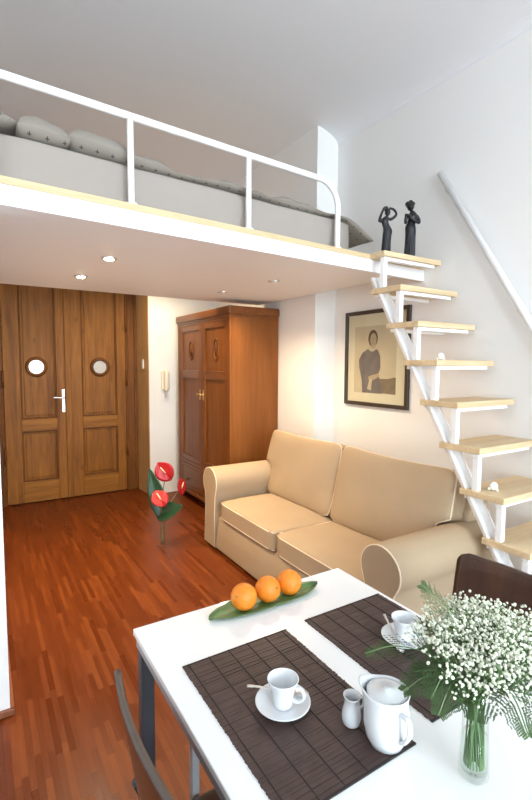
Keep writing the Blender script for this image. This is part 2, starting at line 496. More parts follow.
tube(bm, hel, .004, 6); obj('coiled_cord', bm, M['plastic'], ic, True)

# ------------------------------------------------------------------ loft platform
TH = math.atan(.14/2.012)
def LY(x): return 2.0+(x-.082)*math.tan(TH)     # front line of the loft
lp = thing('loft_platform', 'white sleeping loft platform with a pale plywood deck over the entrance', 'loft', (0, 0, 2.085))
YB = 3.97
out = [(-.999, LY(-.999)+.03), (2.38, LY(2.38)+.03), (2.38, YB), (.056, YB), (.056, 2.143), (-.999, 2.143)]
obj('soffit_board', prism(NB(), out, .074, 'z', 0), M['soffit'], lp)
obj('fascia', prism(NB(), [(-.999, LY(-.999)), (XR-.002, LY(XR)), (XR-.002, LY(XR)+.029), (-.999, LY(-.999)+.029)], .076, 'z', -.002, bev=.002), M['fascia'], lp)
dk = [(-.999, LY(-.999)-.002), (XR-.002, LY(XR)-.002), (XR-.002, YP-.002), (XP-.002, YP-.002), (XP-.002, YB), (.056, YB), (.056, 2.143), (-.999, 2.143)]
obj('plywood_deck', prism(NB(), dk, .028, 'z', .0745), M['ply'], lp)

# guard rail
gr = thing('guard_rail', 'white tubular guard rail along the loft edge in front of the bed', 'railing', (0, 0, 2.1875))
zt = 2.555-2.1875
xe = 1.822
c, s = math.cos(TH), math.sin(TH)
def lp3(x, z): return Vector((x, LY(x)+.018, z))
pts = [lp3(-.98, zt), lp3(.0, zt), lp3(.8, zt), lp3(xe-.14, zt)]
for k in range(1, 9):
    a = k/8*PI/2
    pts.append(lp3(xe-.14+.14*math.sin(a), zt-.14+.14*math.cos(a)))
pts.append(lp3(xe, 0))
bm = NB(); tube(bm, pts, .0165, 14); obj('top_rail', bm, M['white_paint'], gr, True)
for x in (-.62, -.03, .582, 1.192):
    bm = NB(); tube(bm, [lp3(x, 0), lp3(x, zt-.004)], .0145, 12); obj('post', bm, M['white_paint'], gr, True)
for x in (-.62, -.03, .582, 1.192, xe):
    bm = NB(); tube(bm, [lp3(x, .0), lp3(x, .005)], .026, 16); obj('base_flange', bm, M['white_paint'], gr, True)

# bed on the loft
def bed_pt(u, v): # u along x, v depth
    return u, LY(u)+.058+v
bed = thing('mattress', 'grey sheeted mattress lying on the loft deck behind the guard rail', 'mattress', (0, 0, 2.188))
bm = soft(1.92, 1.30, .18, 16, 60, .0, .0, 3)
for v in bm.verts:
    u = v.co.x+1.022
    x, y = bed_pt(u, v.co.y+.66)
    w = .004*math.sin(9*u+v.co.z*20)+.003*math.sin(23*u+6)
    v.co = Vector((x, y+w, v.co.z+.0945))
obj('fitted_sheet', bm, M['sheet'], bed, True)

def hgt(u, v):
    """top height of the duvet above deck"""
    import math as mm
    base = .242+.028*mm.sin(5.2*u+.4)*mm.exp(-u*.5)
    base += .045*mm.exp(-((u-.45)/.12)**2)+.018*mm.exp(-((u-.72)/.10)**2)
    base += .010*mm.sin(13*u+4*v)+.012*mm.sin(7*v+3*u)
    return base
def duvet_mesh(u0, u1, v0, v1, nu, nv, hf, thick, sag=None):
    bm = NB(); uvl = bm.loops.layers.uv.new('UVMap')
    top, bot, UV = [], [], {}
    for i in range(nu+1):
        tr, br = [], []
        for j in range(nv+1):
            u = u0+(u1-u0)*i/nu; v = v0+(v1-v0)*j/nv
            e = min(1, (j+.0)/2.5) ; e = math.sqrt(1-(1-e)**2)
            e2 = min(1, i/2.5, (nu-i)/2.5); e2 = math.sqrt(max(0, 1-(1-e2)**2))
            zt, zb = hf(u, v)
            mid = zb+(zt-zb)*.35
            k = e*e2
            x, y = bed_pt(u, v)
            a = bm.verts.new((x, y, mid+(zt-mid)*k)); b = bm.verts.new((x, y, mid-(mid-zb)*k-.0005))
            UV[a] = (u, v); UV[b] = (u, v-.05)
            tr.append(a); br.append(b)
        top.append(tr); bot.append(br)
    for i in range(nu):
        for j in range(nv):
            bm.faces.new((top[i][j], top[i+1][j], top[i+1][j+1], top[i][j+1]))
            bm.faces.new((bot[i][j], bot[i][j+1], bot[i+1][j+1], bot[i+1][j]))
    for i in range(nu):
        bm.faces.new((top[i][0], bot[i][0], bot[i+1][0], top[i+1][0]))
        bm.faces.new((top[i][nv], top[i+1][nv], bot[i+1][nv], bot[i][nv]))
    for j in range(nv):
        bm.faces.new((top[0][j], top[0][j+1], bot[0][j+1], bot[0][j]))
        bm.faces.new((top[nu][j], bot[nu][j], bot[nu][j+1], top[nu][j+1]))
    for f in bm.faces:
        for lo in f.loops: lo[uvl].uv = UV[lo.vert]
    return bm
def hmain(u, v):
    zt = hgt(u, v)
    zb = .190+.012*math.sin(4*u)**2*math.exp(-v*4)
    if u > 1.93:                      # the end hangs over the foot of the mattress
        d = (u-1.93)/.24
        zt = zt-(.115*d**1.3); zb = zb-(.098*d**1.1)
    if v < .06: zt -= .012*math.sin(u*17)**2
    return zt, max(zb, .03)
o = obj('duvet', duvet_mesh(.335, 2.17, -.012, 1.25, 92, 40, hmain, .06), M['duvet'], None, True, (0, 0, 2.188))
tag(o, 'grey brown duvet with small dark crosses rumpled over the loft mattress', 'duvet')
def pil(u0, u1, zt0, zb0, ph):
    def h(u, v):
        t = (u-u0)/(u1-u0)
        a = math.sin(PI*min(max(t, .0), 1.))**.32
        return zb0+(zt0-zb0)*(.45+.55*a)+.006*math.sin(30*u+ph), zb0+.012*(1-a)
    return h
p1 = obj('pillow', duvet_mesh(-.30, .168, .02, .45, 26, 16, pil(-.30, .168, .290, .226, 0), .08), M['duvet'], None, True, (0, 0, 2.188))
tag(p1, 'crossed cloth pillow at the far left end of the loft bed, beside the frame edge', 'pillow')
p2 = obj('pillow', duvet_mesh(.150, .350, -.005, .42, 22, 16, pil(.150, .350, .290, .196, 2), .08), M['duvet'], None, True, (0, 0, 2.188))
tag(p2, 'crossed cloth pillow slumped on the sheet between the left pillow and the duvet', 'pillow')

# ------------------------------------------------------------------ staircase
st = thing('staircase', 'open staircase of pale pine treads on a white steel stringer', 'staircase', (0, 0, 0))
XS = 2.10
NT = 10
def tz(n): return 2.190-.2205*n
def tyf(n): return 2.018-.1345*n
for n in range(NT):
    z = tz(n); y0 = tyf(n); y1 = y0+.240 if n else LY(XS)-.003
    tb = bx(XS-.01, XR-.035, y0, y1, z-.032, z, .003)
    o = obj('tread', tb, M['pine'], st)
    bb = bx(XS+.01, XR-.075, y0+.018, y0+.052, z-.052, z-.0325, .001)
    if n: box(bb, XS+.01, XR-.075, y1-.05, y1-.016, z-.052, z-.0325, .001)
    obj('tread_bracket', bb, M['white_paint'], o)
    zl = tz(n+1) if n < NT-1 else 0
    obj('riser_post', bx(XS, XS+.03, y0+.012, y0+.042, zl+.0005, z-.0525), M['white_paint'], st)
def by(z): return 2.085+(z-1.97)*.600
def bar_prism(x0, x1, w, z0, z1):
    return prism(NB(), [(by(z0)-w/2, z0), (by(z0)+w/2, z0), (by(z1)+w/2, z1), (by(z1)-w/2, z1)], x1-x0, 'x', x0)
obj('stringer', bar_prism(XS+.031, XS+.043, .092, 0.0, 2.045), M['white_paint'], st)
bm = bar_prism(XS+.0005, XS+.031, .010, 0.0, 2.045)
obj('stringer_flange', bm, M['white_paint'], st)
# wall handrail
hr = thing('handrail', 'sloping white handrail fixed to the right wall above the stairs', 'handrail', (XR, 1.72, 2.24))
h0 = Vector((2.606, 2.040, 2.757)); h1 = Vector((2.606, 1.40, 1.721)); dv = (h1-h0).normalized()
O_ = Vector((XR, 1.72, 2.24))
h2 = h0+dv*2.6
bm = NB(); tube(bm, [h0-O_, h2-O_], .0205, 14); obj('rail', bm, M['white_paint'], hr, True)
for t in (.10, 1.05, 2.3):
    q = h0+dv*t-O_
    bm = NB(); tube(bm, spline([q, q+Vector((.0, 0, -.04)), Vector((-.004, q.y, q.z-.055))], 5), .007, 8)
    obj('wall_bracket', bm, M['white_paint'], hr, True)
# little white ornaments on the treads
def ornament(n, x, y, sc, lab):
    t = thing('ornament', lab, 'ornament', (x, y, tz(n)+.0005))
    bm = NB(); sphere(bm, (0, 0, .021*sc), .021*sc, 14, 10, (1, .9, 1.0)); obj('body', bm, M['shell'], t, True)
    for a in (0, 2.1, 4.2):
        bm = NB(); sphere(bm, (.02*sc*math.cos(a+.3), .02*sc*math.sin(a+.3), .0075*sc), .0075*sc, 8, 6); obj('foot', bm, M['shell'], t, True)
ornament(3, 2.21, tyf(3)+.07, 1., 'small white ornament on the upper stair tread in front of the picture')
ornament(6, 2.19, tyf(6)+.115, 1.05, 'small white ornament on the lower stair tread beside the sofa back')

# ------------------------------------------------------------------ figurines
def figurine(loc, H, pose, lab, rot):
    bm = NB()
    k = H/.25
    def P(x, y, z): return Vector((x*k, y*k, z*k))
    if pose == 'up':
        body = [(0, 0, 0), (0, 0, .03), (.002, 0, .07), (.004, 0, .10), (.006, 0, .118), (-.001, 0, .140), (-.008, 0, .158), (-.009, 0, .172), (-.003, 0, .184), (.001, 0, .196)]
        rad = [.026, .025, .0235, .024, .025, .0185, .0175, .0205, .016, .008]
        head = (.004, 0, .216)
        arms = [[(-.026, 0, .178), (-.040, 0, .166), (-.032, 0, .20), (-.016, 0, .236), (-.004, 0, .240)],
                [(.014, 0, .180), (.030, -.004, .184), (.050, -.006, .206), (.036, -.004, .230), (.012, 0, .238)]]
    else:
        body = [(0, 0, 0), (0, 0, .04), (.001, 0, .08), (.002, 0, .105), (.001, 0, .125), (.004, 0, .142), (.008, 0, .158), (.010, 0, .172), (.008, 0, .184), (.006, 0, .196)]
        rad = [.0235, .0225, .0225, .0235, .0235, .018, .0185, .021, .0165, .008]
        head = (-.002, -.003, .214)
        arms = [[(.026, 0, .176), (.036, -.006, .152), (.026, -.020, .142), (.004, -.026, .152), (-.016, -.026, .166)],
                [(-.012, -.002, .178), (-.024, -.010, .160), (-.027, -.016, .140), (-.028, -.020, .160), (-.024, -.022, .176)]]
    sp = spline([P(*q) for q in body], 4)
    rr = []
    for i in range(len(rad)-1):
        for j in range(4): rr.append(k*(rad[i]+(rad[i+1]-rad[i])*j/4))
    rr.append(rad[-1]*k)
    tube(bm, sp, rr, 18, sx=1., sy=.8)
    # folds of the skirt
    for a in range(7):
        t = a/7*2*PI
        tube(bm, [P(.021*math.cos(t), .017*math.sin(t), .0), P(.019*math.cos(t)+.003, .016*math.sin(t), .09)], [.0055*k, .0035*k], 6)
    # base
    sphere(bm, P(*head), .0165*k, 14, 10, (.92, 1.0, 1.18))
    sphere(bm, P(head[0]-.003, head[1]-.014, head[2]-.002), .0038*k, 6, 5)
    if pose == 'up':
        sphere(bm, P(head[0]-.008, .004, head[2]+.020), .013*k, 10, 8)
    else:
        for a in range(9):
            t = a/9*2*PI
            sphere(bm, P(head[0]+.013*math.cos(t), .004+.010*math.sin(t), head[2]+.010+.004*math.cos(t*2)), .0095*k, 8, 6)
        sphere(bm, P(head[0]+.002, .004, head[2]+.018), .012*k, 8, 6)
        tube(bm, [P(-.034, -.024, .172), P(-.010, -.030, .166)], .006*k, 8)
    for am in arms:
        tube(bm, spline([P(*q) for q in am], 4), [.0085*k]*4+[.0078*k]*4+[.0066*k]*5+[.0062*k]*4, 8)
    o = obj('figurine', bm, M['bronze'], None, True, loc, rot)
    r = o.modifiers.new('remesh', 'REMESH'); r.mode = 'VOXEL'; r.voxel_size = .0024; r.use_smooth_shade = True
    q = o.modifiers.new('smooth', 'SMOOTH'); q.factor = .5; q.iterations = 2
    return tag(o, lab, 'figurine')
figurine((2.172, 2.085, 2.1903), .292, 'up', 'black figurine of a woman with arms raised to her head, on the top stair', -.45)
figurine((2.352, 2.055, 2.1903), .362, 'hold', 'taller black figurine of a curly-haired woman holding hands to her chest', -.5)

# ------------------------------------------------------------------ framed picture
pc = thing('framed_picture', 'old sepia portrait of a standing woman in a thin black frame', 'picture', (XR, 2.62, 1.55))
def pbox(y0, y1, z0, z1, x0, x1, bev=0.): return bx(x0, x1, y0-2.62, y1-2.62, z0-1.55, z1-1.55, bev)
ya, yb, za, zb = 2.275, 2.957, 1.170, 1.932
bm = NB()
w = .030
for q in ((ya, ya+w, za, zb), (yb-w, yb, za, zb), (ya+w, yb-w, za, za+w), (ya+w, yb-w, zb-w, zb)):
    box(bm, -.026, -.001, q[0]-2.62, q[1]-2.62, q[2]-1.55, q[3]-1.55, .002)
obj('frame', bm, M['frame'], pc)
obj('mat_board', pbox(ya+w, yb-w, za+w, zb-w, -.010, -.002), M['matboard'], pc)
# the print: flat layered shapes. coordinates in (u, v): u 0..1 left to right (towards -y), v 0..1 upwards
pu0, pu1, pv0, pv1 = yb-.105, ya+.125, za+.105, zb-.125
def UVp(u, v): return (pu0+(pu1-pu0)*u-2.62, pv0+(pv1-pv0)*v-1.55)
bm = NB(); lay = [0]
def flat(pts, mi):
    lay[0] += 1
    x = -.0105-.00025*lay[0]
    vs = [bm.verts.new((x, *UVp(u, v))) for u, v in pts]
    f = bm.faces.new(vs); f.material_index = mi
def ell(u, v, a, b, n=20, t0=0): return [(u+a*math.cos(2*PI*k/n+t0), v+b*math.sin(2*PI*k/n+t0)) for k in range(n)]
flat([(0, 0), (1, 0), (1, 1), (0, 1)], 0)
flat([(.10, .0), (.16, .10), (.12, .35), (.20, .42), (.24, .0)], 5)
flat([(.52, .02), (1, .0), (1, .24), (.84, .27), (.66, .22), (.55, .26)], 4)
flat([(.60, .22), (.74, .30), (.92, .31), (.98, .25), (.84, .22)], 5)
flat([(.22, .0), (.20, .20), (.13, .38), (.12, .50), (.20, .60), (.33, .66), (.46, .69), (.58, .64), (.64, .55), (.65, .38), (.60, .28), (.68, .12), (.70, .0)], 1)
flat([(.33, .66), (.40, .72), (.50, .72), (.56, .66), (.47, .62), (.42, .62)], 5)
flat(ell(.46, .815, .115, .125), 3)
flat(ell(.47, .795, .075, .098), 2)
flat([(.42, .73), (.52, .73), (.51, .67), (.43, .67)], 2)
flat([(.36, .24), (.42, .26), (.60, .30), (.64, .27), (.56, .22), (.40, .17)], 2)
flat([(.34, .06), (.40, .22), (.46, .20), (.44, .04)], 5)
flat(ell(.445, .815, .009, .008, 10), 3); flat(ell(.50, .815, .009, .008, 10), 3)
flat([(.445, .745), (.495, .745), (.485, .735), (.455, .735)], 4)
flat([(.466, .80), (.474, .80), (.482, .768), (.462, .768)], 4)
obj('print', bm, [M['print_bg'], M['print_dark'], M['print_skin'], M['print_hair'], M['print_rock'], M['print_light']], pc, recalc=False)
obj('picture_glass', pbox(ya+w, yb-w, za+w, zb-w, -.0175, -.0165), M['glass'], pc)

# ------------------------------------------------------------------ recessed spotlights
def spot(x, y, lab, power, lit, cone=112):
    t = thing('ceiling_spotlight', lab, 'spotlight', (x, y, 2.085))
    bm = NB(); lathe(bm, [(.026, -.001), (.028, -.008), (.040, -.008), (.044, -.004), (.044, 0)], 32)
    obj('bezel', bm, M['steel'], t, True)
    bm = NB(); sphere(bm, (0, 0, -.004), .0265, 24, 12, (1, 1, .42))
    obj('lens', bm, M['lamp'] if lit else M['white_plastic'], t)
    if power:
        ld = bpy.data.lights.new('spot_beam', 'SPOT'); ld.energy = power; ld.color = (1., .77, .50)
        ld.spot_size = math.radians(cone); ld.spot_blend = .75; ld.shadow_soft_size = .03
        lo = bpy.data.objects.new('spot_beam', ld); COL.objects.link(lo); lo.parent = t
        lo.location = (0, 0, -.02)
SPOT_P = 100
spot(.630, 2.678, 'lit recessed spotlight in the loft underside, the nearer lit one', SPOT_P, True)
spot(.597, 3.329, 'lit recessed spotlight in the loft underside, nearer to the entrance door', SPOT_P, True)
spot(1.779, 2.76, 'small round ceiling spot seen edge-on above the sofa', 72, False, 152)
spot(1.702, 3.408, 'small round ceiling spot seen edge-on in front of the wardrobe', 50, False, 152)

# ------------------------------------------------------------------ wardrobe
WXF, WY0, WY1 = 1.91, 3.68, 4.955
wd = thing('wardrobe', 'reddish brown antique two-door wardrobe standing against the right wall', 'wardrobe', (WXF, (WY0+WY1)/2, 0))
ox, oy = WXF, (WY0+WY1)/2
def wb(x0, x1, y0, y1, z0, z1, bev=0., bm=None): return box(bm if bm else NB(), x0-ox, x1-ox, y0-oy, y1-oy, z0, z1, bev)
XBK = XP-.004
obj('body', wb(WXF+.022, XBK, WY0, WY1, .10, 1.93), M['ward_side'], wd)
bm = wb(WXF-.022, XBK, WY0-.022, WY1+.022, 1.945, 2.022, .012); wb(WXF-.008, XBK-.004, WY0-.008, WY1+.008, 1.925, 1.947, .004, bm)
obj('cornice', bm, M['ward_y'], wd)
bm = wb(WXF-.012, XBK, WY0-.012, WY1+.012, .075, .115, .008); obj('plinth', bm, M['ward_y'], wd)
for x in (WXF+.05, XBK-.05):
    for y in (WY0+.05, WY1-.05):
        obj('foot', wb(x-.03, x+.03, y-.03, y+.03, .0, .075, .006), M['ward'], wd)
# face frame
obj('corner_post', wb(WXF-.004, WXF+.024, WY0, WY0+.045, .115, 1.93, .004), M['ward'], wd)
obj('corner_post', wb(WXF-.004, WXF+.024, WY1-.045, WY1, .115, 1.93, .004), M['ward'], wd)
obj('cross_rail', wb(WXF, WXF+.024, WY0+.045, WY1-.045, .405, .44, .003), M['ward_y'], wd)
obj('cross_rail', wb(WXF, WXF+.024, WY0+.045, WY1-.045, 1.90, 1.93, .002), M['ward_y'], wd)
YM = 4.315
def wdoor(y0, y1, knob_y, yc):
    st_ = .075
    bm = NB()
    wb(WXF+.001, WXF+.023, y0, y0+st_, .442, 1.898, .004, bm); wb(WXF+.001, WXF+.023, y1-st_, y1, .442, 1.898, .004, bm)
    d = obj('door', bm, M['ward'], wd)
    for a, b in ((.442, .50), (1.345, 1.43), (1.845, 1.898)):
        obj('door_rail', wb(WXF+.001, WXF+.0228, y0+st_, y1-st_, a, b, .004), M['ward_y'], d)
    bm = wb(WXF+.014, WXF+.0225, y0+st_, y1-st_, .50, 1.345); obj('lower_panel', bm, M['ward'], d)
    bm = wb(WXF+.014, WXF+.0225, y0+st_, y1-st_, 1.43, 1.845); obj('upper_panel', bm, M['ward'], d)
    bm = NB()
    for k in range(1):
        ring = [Vector((WXF+.012-ox, yc-oy+.052*math.cos(2*PI*i/36), 1.640+.098*math.sin(2*PI*i/36))) for i in range(36)]
        tube(bm, ring, .0095, 8, True)
    tube(bm, [(WXF+.012-ox, yc-oy, 1.575), (WXF+.012-ox, yc-oy, 1.705)], .009, 8)
    obj('carved_oval', bm, M['ward_y'], d, True)
    bm = NB()
    kn = [(.0, -.040), (.010, -.038), (.014, -.030), (.008, -.018), (.007, -.008), (.013, -.002), (.013, .002)]
    lathe(bm, kn, 16)
    bmesh.ops.rotate(bm, cent=(0, 0, 0), matrix=Matrix.Rotation(PI/2, 3, 'Y'), verts=bm.verts[:])
    bmesh.ops.translate(bm, vec=(WXF-ox, knob_y-oy, 1.185), verts=bm.verts[:])
    kb = obj('knob', bm, M['brass'], d, True)
    bm = wb(WXF-.0015, WXF+.0015, knob_y-.012, knob_y+.012, 1.13, 1.235, .001); obj('knob_plate', bm, M['brass'], kb)
    return d
wdoor(WY0+.047, YM-.001, YM-.04, 3.995)
wdoor(YM+.001, WY1-.047, YM+.04, 4.61)
dr = obj('drawer', wb(WXF+.001, WXF+.023, WY0+.047, WY1-.047, .118, .403, .006), M['ward_y'], wd)
bm = NB()
for q in ((WY0+.10, WY1-.10, .155, .165), (WY0+.10, WY1-.10, .355, .365)): wb(WXF-.003, WXF+.004, q[0], q[1], q[2], q[3], .002, bm)
for q in (WY0+.10, WY1-.11): wb(WXF-.003, WXF+.004, q, q+.01, .155, .365, .002, bm)
obj('drawer_moulding', bm, M['ward'], dr)
for y in (3.98, 4.665):
    bm = NB(); lathe(bm, [(.0, -.036), (.012, -.034), (.016, -.026), (.008, -.012), (.012, .0)], 16)
    bmesh.ops.rotate(bm, cent=(0, 0, 0), matrix=Matrix.Rotation(PI/2, 3, 'Y'), verts=bm.verts[:])
    bmesh.ops.translate(bm, vec=(WXF-ox, y-oy, .235), verts=bm.verts[:])
    obj('knob', bm, M['door_dark'], dr, True)

# ------------------------------------------------------------------ sofa
sf = thing('sofa', 'beige two-seat fabric sofa with rolled arms standing below the picture', 'sofa', (1.98, 2.41, 0))
SX, SY = 1.98, 2.41
XF, XB_ = 1.575, 2.415
YN0, YN1, YF0, YF1 = 1.345, 1.625, 3.195, 3.475   # near arm, far arm
# skirted body
bm = NB()
box(bm, XF+.012-SX, XB_-SX, YN0+.03-SY, YF1-.03-SY, .012, .27, .02, 3)
for v in bm.verts:
    if v.co.z < .06:
        if v.co.x < -.3: v.co.x -= .028
        v.co.y *= 1.018
obj('skirt', bm, M['sofa'], sf, True)
# back frame
bm = NB()
prism(bm, [(2.17-SX, .25), (2.20-SX, .70), (2.23-SX, .79), (2.29-SX, .825), (2.37-SX, .80), (2.405-SX, .70), (2.412-SX, .25)], (YF1-.10)-(YN0+.12), 'y', YN0+.12-SY, bev=.02)
obj('back_frame', bm, M['sofa'], sf, True)
def arm(y0, y1, sgn):
    """rolled arm; sgn +1 : outer side towards +y"""
    yc = (y0+y1)/2
    out = []
    R = .118
    zc = .545
    prof = [(-.075, .02), (-.075, .30), (-.082, .43)]
    for k in range(0, 19):
        a = PI*1.12-(PI*1.30)*k/18
        prof.append((.012+R*1.06*math.cos(a), zc+R*math.sin(a)))
    prof += [(.100, .45), (.097, .30), (.118, .02)]
    pts = [((yc+sgn*a)-SY, z) for a, z in prof]
    # lofted along x with a rounded nose
    bm = NB()
    xs = [(XF-.027, .975), (XF-.026, .985), (XF-.022, .995), (XF-.012, 1.), (XF+.1, 1.), (XF+.3, 1.), (XF+.5, .995), (2.28, .985), (2.35, .97), (2.38, .9)]
    rings = []
    for x, s in xs:
        cyy = yc-SY; cz = .40
        rings.append([bm.verts.new((x-SX, cyy+(a-cyy)*s, max(.012, cz+(z-cz)*s))) for a, z in pts])
    n = len(pts)
    for A, B in zip(rings, rings[1:]):
        for k in range(n): bm.faces.new((A[k], A[(k+1) % n], B[(k+1) % n], B[k]))
    bm.faces.new([bm.verts.new(v.co) for v in rings[0]]); bm.faces.new(rings[-1][::-1])
    bmesh.ops.recalc_face_normals(bm, faces=bm.faces[:])
    o = obj('armrest', bm, M['sofa'], sf, True)
    bm = NB()
    pp = [(XF-.024-SX, yc-SY+(a-(yc-SY))*.985, max(.016, .40+(z-.40)*.985)) for a, z in pts]
    pp = [Vector(q) for q in pp]
    tube(bm, pp, .0042, 6)
    obj('piping', bm, M['piping'], o, True)
    return o
arm(YN0, YN1, -1)
arm(YF0, YF1, 1)
# seat cushions
def seat(y0, y1, seed):
    L = y1-y0
    bm = soft(.66, L, .150, 16, 14, .16, .002, seed)
    for v in bm.verts:
        v.co += Vector((XF-.012+.33-SX, (y0+y1)/2-SY, .345))
    o = obj('seat_cushion', bm, M['sofa'], sf, True)
    for zz in (.345+.058, .345-.056):
        bm = NB(); q = 20; lo = []
        for k in range(64):
            a = 2*PI*k/64; ca, sa = math.cos(a), math.sin(a)
            e = 14
            r = (abs(ca)**e+abs(sa)**e)**(-1/e)
            lo.append(Vector((XF-.012+.33-SX+.328*r*ca, (y0+y1)/2-SY+(L/2-.002)*r*sa, zz)))
        tube(bm, lo, .0042, 6, True); obj('piping', bm, M['piping'], o, True)
seat(YN1-.012, 2.408, 1)
seat(2.412, YF0+.02, 2)
# back cushions: tall, leaning, with a wing that laps over the arm
def backc(y0, y1, side, seed):
    L = y1-y0; H = .53; T = .155
    bm = soft(T, L, H, 18, 13, .0, .0, seed)
    rnd = random.Random(seed)
    path = []
    def warp(x, y, z):
        # puff
        a = x/(T/2); b = y/(L/2); c = z/(H/2)
        x = x*(1+.26*(1-b**4)*(1-c**4))
        # droop of the middle of the top edge, slight corner ears
        z = z-.012*(1-b*b)*max(0, c)+.006*b*b*max(0, c)
        # notch: narrow low part beside the arm
        if side and c < .0:
            e = max(0, b*side)
            y -= side*.085*e*min(1, -c*6)
        x += .004*math.sin(6*y+seed)+.004*math.sin(13*z+9*y)
        th = math.radians(14)
        X = x*math.cos(th)+z*math.sin(th); Z = -x*math.sin(th)+z*math.cos(th)
        return Vector((2.155-SX+X, (y0+y1)/2-SY+y, .665+Z))
    for v in bm.verts: v.co = warp(*v.co)
    o = obj('back_cushion', bm, M['sofa'], sf, True)
    for xx in (-T/2*.80,):
        lo = []; e = 13
        for k in range(90):
            a = 2*PI*k/90; ca, sa = math.cos(a), math.sin(a)
            r = (abs(ca)**e+abs(sa)**e)**(-1/e)
            lo.append(warp(xx, L/2*r*ca*.992, H/2*r*sa*.992))
        bm = NB(); tube(bm, lo, .0042, 6, True); obj('piping', bm, M['piping'], o, True)
backc(1.50, 2.420, -1, 3)
backc(2.424, 3.345, 1, 5)

# ------------------------------------------------------------------ floor vase with anthuriums
VX, VY = 1.217, 3.539
bm = NB()
lathe(bm, [(.0, .001), (.024, .001), (.026, .004), (.0235, .02), (.021, .10), (.021, .22), (.024, .262), (.0215, .262), (.0185, .22), (.0185, .10), (.020, .022), (.0, .018)], 28)
fv = thing('bud_vase', 'slim clear glass vase standing on the wooden floor in front of the wardrobe', 'vase', (VX, VY, 0))
obj('glass_body', bm, M['vglass'], fv, True)
bm = NB(); lathe(bm, [(.0, .019), (.0195, .022), (.018, .10), (.018, .17), (.0, .17)], 24)
obj('water', bm, M['water'], fv, True)
RT = Vector((r2.x, r2.y, 0)).normalized(); FW = Vector((fw.x, fw.y, 0)).normalized()   # vase-plane helper directions (picture plane of the bouquet)
Z = Vector((0, 0, 1))
def vp(a, z, d=0.): return RT*a+FW*d+Z*z
def leafblade(L, W, tip=1.6, fold=.15, curl=.0, heart=0., nu=18, nv=8):
    """leaf along +x from 0..L, width W, returns bm of a thin solid"""
    bm = NB(); top = []; bot = []
    for i in range(nu+1):
        t = i/nu
        w = W/2*(math.sin(PI*min(1, t**.75)))**.8*(1-.25*t)+.0008
        rt_, rb_ = [], []
        for j in range(nv+1):
            s = -1+2*j/nv
            x = L*t-heart*abs(s)**1.2*(1-t)**3*L*1.2
            y = w*s
            z = fold*abs(y)+curl*L*t*t+.0015*math.sin(12*t+5*s)
            rt_.append(bm.verts.new((x, y, z+.0009))); rb_.append(bm.verts.new((x, y, z-.0009)))
        top.append(rt_); bot.append(rb_)
    for i in range(nu):
        for j in range(nv):
            bm.faces.new((top[i][j], top[i+1][j], top[i+1][j+1], top[i][j+1]))
            bm.faces.new((bot[i][j], bot[i][j+1], bot[i+1][j+1], bot[i+1][j]))
    for i in range(nu):
        bm.faces.new((top[i][0], bot[i][0], bot[i+1][0], top[i+1][0]))
        bm.faces.new((top[i][nv], top[i+1][nv], bot[i+1][nv], bot[i][nv]))
    for j in range(nv):
        bm.faces.new((top[0][j], top[0][j+1], bot[0][j+1], bot[0][j]))
        bm.faces.new((top[nu][j], bot[nu][j], bot[nu][j+1], top[nu][j+1]))
    return bm
def orient(bm, base, direction, normal):
    d = Vector(direction).normalized(); n = Vector(normal)
    n = (n-d*n.dot(d)).normalized(); y = n.cross(d)
    R = Matrix((d, y, n)).transposed().to_4x4(); R.translation = base
    bmesh.ops.transform(bm, matrix=R, verts=bm.verts[:])
    return bm
def anth_leaf(base, tip, W, normal, lab, foot):
    t = thing('anthurium_leaf', lab, 'leaf', (VX, VY, .03))
    b = Vector(base)-Z*.03; e = Vector(tip)-Z*.03
    bm = leafblade((e-b).length, W, fold=.25, curl=.04, heart=.12); orient(bm, b, e-b, normal)
    obj('blade', bm, M['dleaf'], t, True)
    bm = NB(); tube(bm, spline([foot, (foot[0]*.5, foot[1]*.5, .16), b+(e-b)*.04], 6), .0048, 8); obj('stem', bm, M['pstem'], t, True)
def anth_flower(c, face, up_, Rr, lab, foot):
    t = thing('anthurium_flower', lab, 'flower', (VX, VY, .03))
    c = Vector(c)-Z*.03
    d = Vector(up_).normalized()
    bm = leafblade(Rr*1.7, Rr*2.5, fold=.16, curl=.05, heart=.50); orient(bm, c-d*Rr*.55, d, face)
    obj('spathe', bm, M['spathe'], t, True)
    f = Vector(face).normalized()
    bm = NB(); p0 = c-d*Rr*.45+f*.004; tube(bm, [p0, p0+(d*.75+f*.45).normalized()*Rr*.5, p0+(d*.8+f*.4).normalized()*Rr*1.05], [.0055, .006, .003], 10)
    obj('spadix', bm, M['spadix'], t, True)
    bm = NB(); tube(bm, spline([foot, (foot[0]*.3, foot[1]*.3, .21), (c*.5+Vector((0, 0, .12))), c-d*Rr*.5-f*.004], 6), .0036, 8)
    obj('stem', bm, M['pstem'], t, True)
anth_leaf(vp(-.005, .28), vp(-.105, .66), .15, -FW+RT*.25, 'upright dark green anthurium leaf rising from the floor vase', (.006, .004, -.002))
anth_leaf(vp(-.02, .27, -.01), vp(.185, .365, -.07), .17, Z*.65-FW*.7, 'dark green anthurium leaf spreading sideways to the right over the vase rim', (-.006, .004, -.002))
anth_flower(vp(.005, .635, .02), -FW+Z*.25, Z*.8-RT*.6, .068, 'red anthurium flower at the top of the floor vase arrangement', (.002, -.006, -.002))
anth_flower(vp(.145, .510, .02), RT*.9-FW*.35, Z*1.-RT*.15, .055, 'red anthurium flower turned edge-on nearest the wardrobe', (-.004, -.004, -.002))
anth_flower(vp(-.02, .425, -.035), -FW*.8+Z*.55+RT*.2, Z*.6-RT*.6+FW*.4, .060, 'lowest red anthurium flower just above the floor vase rim', (0, .007, -.002))

